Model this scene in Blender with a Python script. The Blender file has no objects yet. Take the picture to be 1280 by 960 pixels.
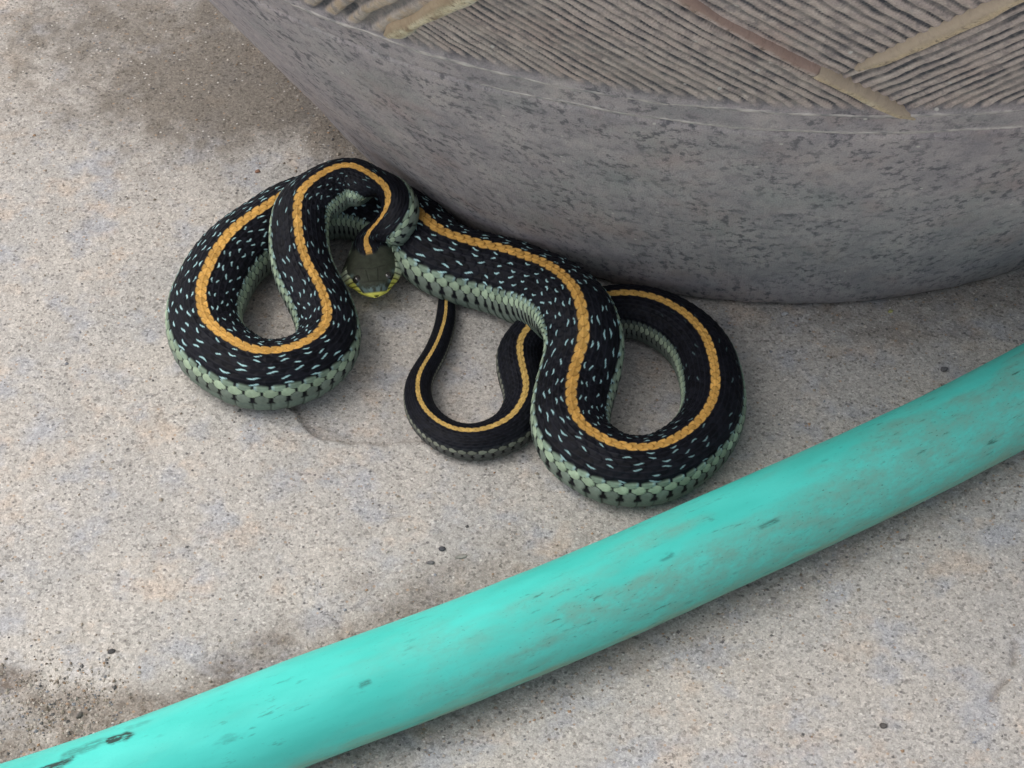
import bpy, math, random
import numpy as np
from mathutils import Vector

scene = bpy.context.scene
MM = 0.001
rng = np.random.default_rng(7)
random.seed(7)

# ------------------------------------------------------------------ camera
TH = math.radians(45.0)
DIST = 0.560
cam_data = bpy.data.cameras.new('camera')
cam = bpy.data.objects.new('camera', cam_data)
scene.collection.objects.link(cam)
cam.location = (0, -DIST * math.cos(TH), DIST * math.sin(TH))
cam.rotation_euler = (math.pi / 2 - TH, 0, 0)
cam_data.sensor_width = 36.0
cam_data.lens = 36.0 * 2800 / 1280
cam_data.clip_start = 0.01
cam_data.clip_end = 200.0
scene.camera = cam

# ------------------------------------------------------------------ sky, sun, exposure
SUN_EL, SUN_AZ = math.radians(62), math.radians(272)      # azimuth clockwise from +Y: brightest part of the sky is at the left
world = bpy.data.worlds.new('World')
scene.world = world
world.use_nodes = True
wn, wl = world.node_tree.nodes, world.node_tree.links
bg = wn['Background']
sky = wn.new('ShaderNodeTexSky')
sky.sky_type = 'NISHITA'
sky.sun_disc = False
sky.sun_elevation = SUN_EL
sky.sun_rotation = SUN_AZ
sky.dust_density = 4.0
hs = wn.new('ShaderNodeHueSaturation')                      # overcast: the blue is washed out of the whole sky
hs.inputs['Saturation'].default_value = 0.42
wl.new(sky.outputs['Color'], hs.inputs['Color'])
wl.new(hs.outputs['Color'], bg.inputs['Color'])
bg.inputs['Strength'].default_value = 0.15
sun_d = bpy.data.lights.new('sun', 'SUN')
sun_d.energy = 1.05
sun_d.angle = math.radians(80)
sun_d.color = (1.0, 0.95, 0.88)
sun = bpy.data.objects.new('sun', sun_d)
scene.collection.objects.link(sun)
sdir = Vector((math.sin(SUN_AZ) * math.cos(SUN_EL), math.cos(SUN_AZ) * math.cos(SUN_EL), math.sin(SUN_EL)))
sun.rotation_euler = sdir.to_track_quat('Z', 'Y').to_euler()
scene.view_settings.view_transform = 'Standard'
scene.view_settings.look = 'None'
scene.view_settings.gamma = 1.0
scene.view_settings.use_curve_mapping = False
scene.view_settings.exposure = 0.45

# ------------------------------------------------------------------ helpers
col = scene.collection


def link(o, parent=None):
    col.objects.link(o)
    if parent is not None:
        o.parent = parent
    return o


def mesh_obj(name, verts, quads, mat, parent=None, smooth=True, attrs=None, uv=None, tris=None):
    """verts in metres (N,3), quads (M,4) and/or tris (K,3); attrs: name -> (N,) float or (N,3) colour."""
    me = bpy.data.meshes.new(name)
    verts = np.asarray(verts, np.float32)
    me.vertices.add(len(verts))
    me.vertices.foreach_set('co', verts.ravel())
    loops, starts = [], []
    n = 0
    if quads is not None and len(quads):
        q = np.asarray(quads, np.int32)
        loops.append(q.ravel())
        starts.append(np.arange(len(q)) * 4)
        n = len(q) * 4
    if tris is not None and len(tris):
        t = np.asarray(tris, np.int32)
        loops.append(t.ravel())
        starts.append(n + np.arange(len(t)) * 3)
    loops = np.concatenate(loops)
    starts = np.concatenate(starts).astype(np.int32)
    me.loops.add(len(loops))
    me.loops.foreach_set('vertex_index', loops)
    me.polygons.add(len(starts))
    me.polygons.foreach_set('loop_start', starts)
    me.update(calc_edges=True)
    me.polygons.foreach_set('use_smooth', np.full(len(starts), smooth, bool))
    for k, v in (attrs or {}).items():
        v = np.asarray(v, np.float32)
        if v.ndim == 1:
            a = me.attributes.new(k, 'FLOAT', 'POINT')
            a.data.foreach_set('value', v)
        else:
            a = me.attributes.new(k, 'FLOAT_COLOR', 'POINT')
            a.data.foreach_set('color', np.c_[v, np.ones(len(v), np.float32)].ravel())
    me.validate()
    if mat is not None:
        me.materials.append(mat)
    return link(bpy.data.objects.new(name, me), parent)


def thing(name, label, cat, loc=(0, 0, 0), group=None):
    o = bpy.data.objects.new(name, None)
    o.empty_display_size = 0.02
    o.location = loc
    col.objects.link(o)
    tag(o, label, cat, group)
    return o


def tag(o, label, cat, group=None):
    o['label'] = label
    o['category'] = cat
    if group:
        o['group'] = group


def grid_quads(nr, nc, wrap=False):
    """quads of an (nr x nc) vertex grid, columns optionally closed."""
    i = np.arange(nr - 1)[:, None]
    j = np.arange(nc if wrap else nc - 1)[None, :]
    j2 = (j + 1) % nc
    return np.stack([i * nc + j, i * nc + j2, (i + 1) * nc + j2, (i + 1) * nc + j], -1).reshape(-1, 4)


def hash_(a, b, seed=0):
    h = np.sin(a * 127.1 + b * 311.7 + seed * 74.7) * 43758.5453
    return h - np.floor(h)


def vnoise(x, y, seed=0):
    """smooth value noise, 0..1"""
    xi, yi = np.floor(x), np.floor(y)
    fx, fy = x - xi, y - yi
    fx = fx * fx * (3 - 2 * fx)
    fy = fy * fy * (3 - 2 * fy)
    a, b = hash_(xi, yi, seed), hash_(xi + 1, yi, seed)
    c, d = hash_(xi, yi + 1, seed), hash_(xi + 1, yi + 1, seed)
    return (a * (1 - fx) + b * fx) * (1 - fy) + (c * (1 - fx) + d * fx) * fy


def fbm(x, y, seed=0, oct=3):
    s, amp, tot = 0, 1.0, 0
    for k in range(oct):
        s = s + amp * vnoise(x * 2 ** k + 17.3 * k, y * 2 ** k - 9.1 * k, seed + k)
        tot += amp
        amp *= 0.5
    return s / tot


def sstep(a, b, x):
    t = np.clip((x - a) / (b - a), 0, 1)
    return t * t * (3 - 2 * t)


def seg_dist(X, Y, pts):
    """distance to a polyline"""
    d = np.full(X.shape, 1e9)
    for (x0, y0), (x1, y1) in zip(pts[:-1], pts[1:]):
        dx, dy = x1 - x0, y1 - y0
        t = np.clip(((X - x0) * dx + (Y - y0) * dy) / (dx * dx + dy * dy), 0, 1)
        d = np.minimum(d, np.hypot(X - x0 - t * dx, Y - y0 - t * dy))
    return d


def spline(P, t_new):
    """natural cubic spline through the rows of P, chord-length parameter 0..1"""
    P = np.asarray(P, float)
    t = np.r_[0, np.cumsum(np.linalg.norm(np.diff(P[:, :3], axis=0), axis=1))]
    t /= t[-1]
    n = len(P)
    h = np.diff(t)
    A = np.zeros((n, n))
    B = np.zeros_like(P)
    A[0, 0] = A[-1, -1] = 1
    for i in range(1, n - 1):
        A[i, i - 1], A[i, i], A[i, i + 1] = h[i - 1], 2 * (h[i - 1] + h[i]), h[i]
        B[i] = 3 * ((P[i + 1] - P[i]) / h[i] - (P[i] - P[i - 1]) / h[i - 1])
    c = np.linalg.solve(A, B)
    b = (P[1:] - P[:-1]) / h[:, None] - h[:, None] * (2 * c[:-1] + c[1:]) / 3
    d = (c[1:] - c[:-1]) / (3 * h[:, None])
    k = np.clip(np.searchsorted(t, t_new) - 1, 0, n - 2)
    u = (t_new - t[k])[:, None]
    return P[k] + b[k] * u + c[k] * u ** 2 + d[k] * u ** 3


class NT:
    """short way to write a material's node tree"""

    def __init__(self, name):
        self.m = bpy.data.materials.new(name)
        self.m.use_nodes = True
        self.n, self.l = self.m.node_tree.nodes, self.m.node_tree.links
        self.b = self.n['Principled BSDF']

    def put(self, sock, v):
        if isinstance(v, bpy.types.NodeSocket):
            self.l.new(v, sock)
        elif v is not None:
            sock.default_value = v if not (isinstance(v, tuple) and len(v) == 3 and sock.type == 'RGBA') else (*v, 1)

    def coord(self, kind='Object'):
        return self.n.new('ShaderNodeTexCoord').outputs[kind]

    def attr(self, name, out='Fac'):
        a = self.n.new('ShaderNodeAttribute')
        a.attribute_name = name
        return a.outputs[out]

    def mapping(self, v, scale):
        m = self.n.new('ShaderNodeMapping')
        m.inputs['Scale'].default_value = scale
        self.l.new(v, m.inputs['Vector'])
        return m.outputs['Vector']

    def noise(self, v, scale, detail=2, rough=0.5, out='Fac'):
        t = self.n.new('ShaderNodeTexNoise')
        t.inputs['Scale'].default_value = scale
        t.inputs['Detail'].default_value = detail
        t.inputs['Roughness'].default_value = rough
        self.l.new(v, t.inputs['Vector'])
        return t.outputs[out]

    def voro(self, v, scale, out='Color', feature='F1', rand=1.0):
        t = self.n.new('ShaderNodeTexVoronoi')
        t.feature = feature
        t.inputs['Scale'].default_value = scale
        t.inputs['Randomness'].default_value = rand
        self.l.new(v, t.inputs['Vector'])
        return t.outputs[out]

    def ramp(self, f, stops, interp='LINEAR'):
        r = self.n.new('ShaderNodeValToRGB')
        r.color_ramp.interpolation = interp
        e = r.color_ramp.elements
        while len(e) < len(stops):
            e.new(0.5)
        for k, (p, c) in enumerate(stops):
            e[k].position = p
            e[k].color = (c, c, c, 1) if not isinstance(c, tuple) else (*c, 1)
        self.l.new(f, r.inputs['Fac'])
        return r.outputs['Color']

    def math(self, op, a, b=0.0, clamp=False):
        m = self.n.new('ShaderNodeMath')
        m.operation = op
        m.use_clamp = clamp
        self.put(m.inputs[0], a)
        self.put(m.inputs[1], b)
        return m.outputs[0]

    def mix(self, f, a, b, mode='MIX'):
        m = self.n.new('ShaderNodeMix')
        m.data_type = 'RGBA'
        m.blend_type = mode
        self.put(m.inputs['Factor'], f)
        self.put(m.inputs[6], a)
        self.put(m.inputs[7], b)
        return m.outputs[2]

    def sep(self, c, ch=0):
        s = self.n.new('ShaderNodeSeparateColor')
        self.l.new(c, s.inputs[0])
        return s.outputs[ch]

    def bump(self, h, dist, strength=1.0, normal=None):
        b = self.n.new('ShaderNodeBump')
        b.inputs['Distance'].default_value = dist
        b.inputs['Strength'].default_value = strength
        self.l.new(h, b.inputs['Height'])
        if normal is not None:
            self.l.new(normal, b.inputs['Normal'])
        return b.outputs['Normal']

    def done(self, color=None, rough=None, normal=None, spec=None):
        self.put(self.b.inputs['Base Color'], color)
        self.put(self.b.inputs['Roughness'], rough)
        if normal is not None:
            self.l.new(normal, self.b.inputs['Normal'])
        if spec is not None:
            self.b.inputs['Specular IOR Level'].default_value = spec
        return self.m


# ------------------------------------------------------------------ ground: one concrete sheet
def concrete_material():
    t = NT('sandy_concrete')
    v = t.coord()
    # soft patches: grey, bluish, peach
    p1 = t.noise(v, 28, 3, 0.55)
    p2 = t.noise(t.mapping(v, (1, 1, 1)), 75, 3, 0.6, 'Color')
    base = t.ramp(p1, [(0.30, (0.412, 0.398, 0.375)), (0.52, (0.468, 0.440, 0.402)), (0.72, (0.51, 0.472, 0.422))])
    base = t.mix(t.ramp(t.sep(p2, 0), [(0.52, 0.0), (0.66, 0.65)]), base, (0.375, 0.385, 0.412))
    base = t.mix(t.ramp(t.sep(p2, 1), [(0.57, 0.0), (0.70, 0.5)]), base, (0.55, 0.44, 0.345))
    # dirt and stains measured on the slab, with painted pot shade
    grain_n = t.noise(v, 650, 3, 0.7)
    dirt = t.attr('dirt')
    dirt = t.math('MULTIPLY', dirt, t.ramp(grain_n, [(0.30, 0.55), (0.62, 1.0)]))
    base = t.mix(dirt, base, (0.150, 0.118, 0.092))
    stain_shade_mask = t.attr('stain_shade_mask')
    base = t.mix(stain_shade_mask, base, (0.185, 0.160, 0.130))
    # sand grains: every cell its own tone
    g1 = t.voro(v, 1500)
    tone = t.ramp(t.sep(g1, 0), [(0.0, 0.56), (0.10, 0.80), (0.30, 0.95), (0.72, 1.03), (1.0, 1.20)])
    base = t.mix(1.0, base, tone, 'MULTIPLY')
    g2 = t.voro(v, 3100)
    tone2 = t.ramp(t.sep(g2, 1), [(0.0, 0.78), (0.35, 0.96), (0.8, 1.04), (1.0, 1.2)])
    base = t.mix(1.0, base, tone2, 'MULTIPLY')
    # dark and white grains, sparse
    c3, d3 = t.voro(v, 760), t.voro(v, 760, 'Distance')
    sel = t.math('MULTIPLY', t.ramp(t.sep(c3, 0), [(0.0, 1.0), (0.06, 1.0), (0.07, 0.0)]),
                 t.ramp(d3, [(0.18, 1.0), (0.36, 0.0)]))
    base = t.mix(t.math('MULTIPLY', sel, 0.72), base, (0.075, 0.072, 0.075))
    c4, d4 = t.voro(t.mapping(v, (1.0, 1.0, 1.0)), 900), t.voro(v, 900, 'Distance')
    sel4 = t.math('MULTIPLY', t.ramp(t.sep(c4, 2), [(0.0, 1.0), (0.025, 1.0), (0.03, 0.0)]),
                  t.ramp(d4, [(0.20, 1.0), (0.32, 0.0)]))
    base = t.mix(t.math('MULTIPLY', sel4, 0.7), base, (0.70, 0.67, 0.62))
    sel5 = t.math('MULTIPLY', t.ramp(t.sep(c4, 1), [(0.0, 1.0), (0.04, 1.0), (0.05, 0.0)]),
                  t.ramp(d4, [(0.25, 1.0), (0.40, 0.0)]))
    base = t.mix(t.math('MULTIPLY', sel5, 0.6), base, (0.40, 0.27, 0.17))
    h = t.math('ADD', t.sep(g1, 2), t.math('MULTIPLY', grain_n, 1.4))
    n = t.bump(h, 0.00035, 0.65)
    n = t.bump(t.noise(v, 240, 4, 0.6), 0.0010, 0.6, n)
    return t.done(base, 0.9, n, 0.25)


def axis_coords(lo, hi, step, far):
    fine = np.arange(lo, hi + step / 2, step)
    out = [fine]
    left, right, d = [lo], [hi], 4.0
    while right[-1] < far:
        right.append(right[-1] + d)
        left.append(left[-1] - d)
        d *= 1.6
    return np.r_[np.array(left[:0:-1]), fine, np.array(right[1:])]


xs = axis_coords(-190, 190, 0.78, 30000)
ys = axis_coords(-150, 215, 0.78, 30000)
GX, GY = np.meshgrid(xs, ys)
near = sstep(420, 240, np.hypot(GX, GY))


def ground_h(X, Y):
    h = 0.5 * (fbm(X / 34, Y / 34, 3, 3) - 0.5) + 0.34 * (fbm(X / 5.0, Y / 5.0, 9, 3) - 0.5) \
        + 0.30 * (fbm(X / 1.7, Y / 1.7, 13, 2) - 0.5)
    # a flake of the top skin has come off between the coils
    edge_y = np.interp(X, [-62, -56, -53.5, -51, -47, -39, -31, -23, -15, -6, 4],
                       [12, -6, -10, -15.3, -19.3, -20.2, -20.8, -20.2, -18.0, -13, 0])
    wob = 1.6 * (fbm(X / 4.0, Y / 4.0, 31, 2) - 0.5)
    inside = sstep(-0.5, 0.7, Y - edge_y + wob) * sstep(-60.5, -57, X) * sstep(6, -12, X) * sstep(22, 2, Y)
    h = h - 0.95 * inside
    lip = np.exp(-((Y - edge_y + wob + 1.0) / 1.3) ** 2) * sstep(-58, -54, X) * sstep(0, -16, X)
    h = h + 0.22 * lip
    # broken line at the lower right
    cr = seg_dist(X + 1.6 * (fbm(X / 3, Y / 3, 41, 2) - 0.5), Y, [(113.5, -82), (110.2, -90.2), (106.4, -95.7), (103.1, -102.7), (98.5, -114), (95, -130)])
    gate = sstep(0.38, 0.6, vnoise(X / 5.0, Y / 5.0, 45))
    h = h - 0.9 * np.exp(-(cr / 0.9) ** 2) * (0.25 + 0.75 * gate)
    # rough trough of dirt at the lower left
    pit = np.exp(-(seg_dist(X, Y, [(-112, -92), (-104, -97), (-96, -108)]) / 6.0) ** 2)
    h = h + 1.5 * pit * (fbm(X / 3.2, Y / 3.2, 51, 3) - 0.62)
    return h, inside, cr, gate, pit


H, inside, crack, crack_gate, pit = ground_h(GX, GY)
H = H * near
n1 = fbm(GX / 9, GY / 9, 61, 4)
n2 = fbm(GX / 3.0, GY / 3.0, 67, 3)
HOSE = [(-230, -178), (-160, -158), (-115, -141.5), (-86, -129.6), (-60, -117.2), (-40.8, -107.6), (-20.7, -98.2), (0, -87.9),
        (21.3, -76.6), (43.5, -64.0), (66.4, -50.9), (90.1, -37.0), (115.1, -21.2), (140, -3.8), (180, 26), (240, 76), (330, 160)]
hd = seg_dist(GX, GY, HOSE)
up_side = GY > np.interp(GX, [p[0] for p in HOSE], [p[1] for p in HOSE])
along = sstep(55, -55, GX)
dirt = 0.95 * sstep(42, 14, hd - 20 * (n1 - 0.5)) * up_side * along * (0.55 + 0.9 * n2)
dirt = np.maximum(dirt, 0.35 * sstep(18, 10, hd - 4 * (n1 - 0.5)) * (0.4 + n2))
dirt = np.maximum(dirt, 1.1 * sstep(0.45, 1.0, pit + 0.9 * (n1 - 0.5)) * (0.3 + n2))
low_left = np.exp(-(((GX + 92) / 24) ** 2 + ((GY + 100) / 9.0) ** 2))
dirt = np.maximum(dirt, 0.8 * sstep(0.25, 0.9, low_left + 0.8 * (n1 - 0.5)))
dirt = np.maximum(dirt, 0.5 * np.exp(-(crack / 0.8) ** 2) * crack_gate * sstep(-130, -100, GY))
flake_y = np.interp(GX, [-56, -53.5, -51, -47, -39, -31, -23, -15], [-6, -10, -15.3, -19.3, -20.2, -20.8, -20.2, -18.0])
dirt = np.maximum(dirt, 0.55 * inside * sstep(9, 0, GY - flake_y) * sstep(-34, -50, GX))
dirt = np.maximum(dirt, 0.30 * inside * sstep(4, 0, GY - flake_y))
dirt = np.clip(dirt, 0, 0.95)
# old water stain spreading from under the pot at the upper left, plus painted pot shade
stain_shade = np.maximum(np.exp(-(((GX + 78) / 52) ** 2 + ((GY - 124) / 34) ** 2)), 0.62 * np.exp(-(((GX + 105) / 75) ** 2 + ((GY - 150) / 40) ** 2)))
stain_shade = np.maximum(stain_shade, (0.35 + 0.45 * sstep(0, -60, GX)) * sstep(30, 0, np.hypot(GX - 73.4, GY - 165.3) - 137))  # painted shade: darker ring round the pot's foot, stronger to the left
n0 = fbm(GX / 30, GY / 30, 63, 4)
stain_shade_mask = np.clip(1.0 * sstep(0.0, 1.0, 1.12 * stain_shade + 0.40 * (n0 - 0.5) + 0.45 * (n1 - 0.5) + 0.45 * (n2 - 0.5)), 0, 0.86)
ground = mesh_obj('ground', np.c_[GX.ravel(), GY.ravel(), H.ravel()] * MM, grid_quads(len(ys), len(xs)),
                  concrete_material(), attrs={'dirt': dirt.ravel(), 'stain_shade_mask': stain_shade_mask.ravel()})
ground['kind'] = 'structure'

# ------------------------------------------------------------------ planter pot
POT_X, POT_Y = 73.4, 165.3
CTL = np.array([(137, 0.4), (139.5, 4), (150, 22), (177, 66), (205, 115), (229, 160), (246, 205), (257, 255), (262, 300)], float)


def pot_profile(hs_):
    x, y = CTL[:, 1], CTL[:, 0]
    h = np.diff(x)
    d = np.diff(y) / h
    m = np.zeros(len(x))
    m[0], m[-1] = d[0], d[-1]
    for i in range(1, len(x) - 1):
        w1, w2 = 2 * h[i] + h[i - 1], h[i] + 2 * h[i - 1]
        m[i] = (w1 + w2) / (w1 / d[i - 1] + w2 / d[i])
    k = np.clip(np.searchsorted(x, hs_) - 1, 0, len(h) - 1)
    t = (hs_ - x[k]) / h[k]
    return (2 * t ** 3 - 3 * t ** 2 + 1) * y[k] + (t ** 3 - 2 * t ** 2 + t) * h[k] * m[k] + (3 * t ** 2 - 2 * t ** 3) * y[k + 1] + (t ** 3 - t ** 2) * h[k] * m[k + 1]


_hs = np.linspace(0.4, 300, 1500)
_rs = pot_profile(_hs)
_vs = np.r_[0, np.cumsum(np.hypot(np.diff(_rs), np.diff(_hs)))]
_tr, _th = np.gradient(_rs), np.gradient(_hs)
_tl = np.hypot(_tr, _th)
_nr, _nh = _th / _tl, -_tr / _tl                       # outward normal in the (r, h) plane
KS = 3.75                                             # mm of wall per degree


def pot_point(phi, v, off):
    """phi degrees from the side facing the camera, v mm up the wall, off mm outwards"""
    r = np.interp(v, _vs, _rs) + off * np.interp(v, _vs, _nr)
    h = np.interp(v, _vs, _hs) + off * np.interp(v, _vs, _nh)
    a = np.radians(phi)
    return np.stack([r * np.sin(a), -r * np.cos(a), h], -1)


def lattice(s, v):
    q = s - 0.815 * v + 219
    n = np.floor(q / 168.8)
    qq = q - n * 168.8
    p = s + 0.99 * v - n * 168.8 - 139.2
    left = (qq > 83.5) & (p > 0)                       # combed like "/", the rest like "\"
    return n, qq, p, left


V_LOW, V_COMB = 126.0, 134.6
vis = np.arange(-62, 52, 0.145)
hid = np.arange(52, 298, 1.0)
PHI = np.r_[vis, hid]
VV = np.r_[0, 1, 2.5, 4.5, np.arange(6, 120, 1.6), np.arange(120, 226, 0.55), np.arange(226, _vs[-1] - 0.5, 2.0), _vs[-1]]
PP, QQ = np.meshgrid(PHI, VV)
SS = PP * KS
n_, qq_, p_, lf_ = lattice(SS, QQ)
wob = 1.0 * (fbm(SS / 30, QQ / 30, 71, 2) - 0.5)
jit = 0.6 * (fbm(SS / 5, QQ / 5, 73, 3) - 0.5)
pitch = np.where(n_ % 2 == 0, 4.4, 4.4)
wide_l = lf_ & (SS < -70)
pitch = np.where(lf_, 3.0, 2.65)
pitch = np.where(wide_l, 4.7, pitch)
coordr = np.where(lf_, qq_ * 0.775, p_ * 0.71) + wob + jit
ph = coordr / pitch
saw = ph - np.floor(ph)
line_id = np.floor(ph)
duty = 0.52 + 0.20 * hash_(line_id, n_, 91) + 0.22 * (vnoise(SS / 9, QQ / 9, 93) - 0.5)
ridge = np.where(saw < duty, np.clip(1.7 * np.sin(np.pi * saw / duty), 0, 1), -0.6 * np.sin(np.pi * (saw - duty) / (1 - duty)))
run = np.where(lf_, SS + 0.8 * QQ, SS - QQ)             # distance along a comb line
dash = sstep(0.36, 0.54, 0.65 * vnoise(run / 9.0, line_id * 3.7 + 40 * n_, 95) + 0.35 * vnoise(run / 3.0, line_id * 5.1, 96))
lh = 0.55 + 0.75 * hash_(line_id, np.where(lf_, 3.0, 8.0) + n_, 5)
lh = lh * (0.45 + 1.1 * vnoise(SS / 14, QQ / 14, 77))
amp = np.where(wide_l, 0.75 * (0.6 + 0.4 * np.clip(lh, 0.3, 1.2)) / np.maximum(lh, 0.05), 0.36) * lh
combed = sstep(V_COMB + 0.5, V_COMB + 4.5, QQ) * sstep(286, 280, QQ)
off = combed * amp * ridge
off = off - 0.9 * combed                               # comb cut below the plain band
# raised bands of the hidden faces (the three in view are parts of their own)
for k in (-1, 1, 2, 3, 4, 5):
    off = off + 2.0 * np.exp(-(((SS - 0.815 * QQ + 219 - 168.8 * k) * 0.775) / 2.8) ** 2) * combed
    off = off + 1.7 * np.exp(-((SS + 0.99 * QQ - 139.2 - 168.8 * k) * 0.71 / 2.6) ** 2) * combed
wv = 1.2 * (fbm(SS / 8, QQ / 8, 79, 2) - 0.5)
g1_ = np.exp(-(((SS - 0.815 * QQ + 219) * 0.775 + 4.1 + wv) / 0.9) ** 2)                 # comb line pressed along each band
g2_ = np.exp(-(((SS - 0.815 * QQ + 135.4) * 0.775 - 3.4 + wv) / 0.8) ** 2) * (p_ > -2)
g3_ = np.exp(-(((SS + 0.99 * QQ - 139.2) * 0.71 + 2.7 + wv) / 0.8) ** 2)
bandgroove = np.maximum(np.maximum(g1_, g2_), g3_) * combed * (np.abs(n_) < 1)
off = off - 0.8 * bandgroove
off = off + 0.55 * (fbm(SS / 9, QQ / 9, 81, 3) - 0.5) + 0.22 * (fbm(SS / 3.0, QQ / 1.6, 83, 2) - 0.5)
low_groove = np.exp(-((QQ - V_LOW + 1.6) / 0.8) ** 2)
off = off - 0.5 * low_groove
off = off - sstep(3, 0, QQ) * 1.2 * (0.4 + fbm(SS / 7, QQ / 7, 87, 3))
W = pot_point(PP, QQ, off)
crest = np.clip(0.5 + 0.5 * ridge * np.clip(lh, 0, 1.3), 0, 1) * combed * (1 - 0.9 * bandgroove)  # colour also darkened beside the bands, as a painted shadow line
wide_attr = (wide_l * combed).astype(float)
nrow, ncol = PP.shape
outer = W.reshape(-1, 3)
# lip, inside wall and floor close the vessel
rings = [(262, 306), (258, 311), (250, 312), (243, 309), (240, 300), (236, 255), (214, 170), (170, 80), (134, 26), (60, 24), (0.5, 24)]
ang = np.radians(PHI)
inner = np.concatenate([np.c_[r * np.sin(ang), -r * np.cos(ang), np.full(ncol, h)] for r, h in rings])
nn = nrow + len(rings)
pv = np.concatenate([outer, inner])
extra = len(inner)


def pot_material():
    t = NT('weathered_glazed_clay')
    v = t.attr('surf', 'Vector')                       # (mm along, mm up) of the wall, stored with the mesh
    comb, crest_ = t.attr('combed'), t.attr('crest')
    sm = t.mapping(v, (0.7, 0.7, 1.0))
    big = t.noise(t.mapping(v, (1, 1, 1)), 0.035, 3, 0.6, 'Color')
    plain = t.ramp(t.noise(sm, 0.09, 4, 0.65), [(0.32, (0.315, 0.294, 0.312)), (0.55, (0.430, 0.390, 0.398)), (0.75, (0.51, 0.465, 0.45))])
    plain = t.mix(t.ramp(t.sep(big, 0), [(0.52, 0.0), (0.70, 0.6)]), plain, (0.41, 0.320, 0.300))
    plain = t.mix(t.ramp(t.sep(big, 1), [(0.54, 0.0), (0.72, 0.5)]), plain, (0.315, 0.335, 0.325))
    # dark flecks dragged sideways when the clay was turned
    f1 = t.noise(t.mapping(v, (0.34, 0.30, 1)), 1.0, 5, 0.70)
    fm = t.math('MULTIPLY', t.ramp(f1, [(0.50, 0.0), (0.60, 1.0)]), t.ramp(t.noise(v, 0.055, 2), [(0.38, 0.30), (0.58, 1.0)]))
    crest_col = t.ramp(t.noise(t.mapping(v, (0.5, 0.5, 1)), 0.55, 4, 0.7), [(0.30, (0.39, 0.335, 0.315)), (0.55, (0.53, 0.455, 0.41)), (0.75, (0.63, 0.57, 0.515))])
    crest_col = t.mix(t.ramp(t.sep(big, 2), [(0.50, 0.0), (0.70, 0.7)]), crest_col, (0.50, 0.385, 0.335))
    val_col = t.mix(t.math('MULTIPLY', t.attr('dash'), t.ramp(t.noise(v, 0.9, 3, 0.6), [(0.35, 0.5), (0.6, 1.0)])), t.ramp(t.noise(v, 0.40, 4, 0.7), [(0.40, (0.20, 0.19, 0.185)), (0.68, (0.36, 0.315, 0.285))]), (0.040, 0.047, 0.060))
    cmb = t.mix(t.ramp(crest_, [(0.38, 0.0), (0.74, 1.0)]), val_col, crest_col)
    wide = t.attr('wide')
    rust_shade = t.ramp(t.noise(v, 0.20, 3), [(0.42, (0.42, 0.30, 0.13)), (0.56, (0.40, 0.36, 0.30))])
    cmb = t.mix(t.math('MULTIPLY', wide, t.ramp(crest_, [(0.5, 0.0), (0.8, 0.45)])), cmb, rust_shade)
    base = t.mix(comb, plain, cmb)
    fm = t.math('MULTIPLY', fm, t.math('SUBTRACT', 1.0, t.math('MULTIPLY', comb, 0.45)))
    base = t.mix(t.math('MULTIPLY', fm, 0.80), base, (0.095, 0.098, 0.115))
    # pale worn line where two turnings meet
    line = t.attr('line')
    base = t.mix(t.math('MULTIPLY', line, t.ramp(t.noise(t.mapping(v, (0.35, 1.5, 1)), 0.9, 2), [(0.38, 0.15), (0.56, 0.85)])), base, (0.56, 0.53, 0.50))
    grain = t.noise(v, 1.9, 3, 0.7)
    base = t.mix(1.0, base, t.ramp(grain, [(0.30, 0.78), (0.55, 1.0), (0.72, 1.18)]), 'MULTIPLY')
    w1 = t.voro(v, 0.42, 'Color')
    wd = t.voro(v, 0.42, 'Distance')
    ws = t.math('MULTIPLY', t.ramp(t.sep(w1, 0), [(0.0, 1.0), (0.02, 1.0), (0.03, 0.0)]), t.ramp(wd, [(0.14, 1.0), (0.24, 0.0)]))
    base = t.mix(ws, base, (0.55, 0.53, 0.50))
    n = t.bump(t.math('ADD', grain, t.math('MULTIPLY', f1, -0.8)), 0.00045, 0.8)
    return t.done(base, 0.72, n, 0.35)


pot_mat = pot_material()
pad = np.zeros(extra)
surf = np.c_[np.r_[SS.ravel(), np.tile(PHI * KS, len(rings))], np.r_[QQ.ravel(), np.repeat(np.arange(len(rings)) * 25.0 + 330, ncol)], np.zeros(len(pv))]
worn = np.exp(-((QQ - V_LOW) / 0.75) ** 2) * sstep(-24, -10, PP + 6 * (n1[:1, :1] * 0)) * 0.9
pot = thing('planter_pot', 'large round grey clay planter with combed ridges and a smooth flaring base', 'planter', (POT_X * MM, POT_Y * MM, 0))
wall = mesh_obj('wall', pv * MM, grid_quads(nn, ncol, True), pot_mat, pot,
                attrs={'surf': surf, 'combed': np.r_[combed.ravel(), pad], 'crest': np.r_[crest.ravel(), pad],
                       'wide': np.r_[wide_attr.ravel(), pad], 'dash': np.r_[dash.ravel(), pad], 'line': np.r_[worn.ravel(), pad]})


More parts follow.
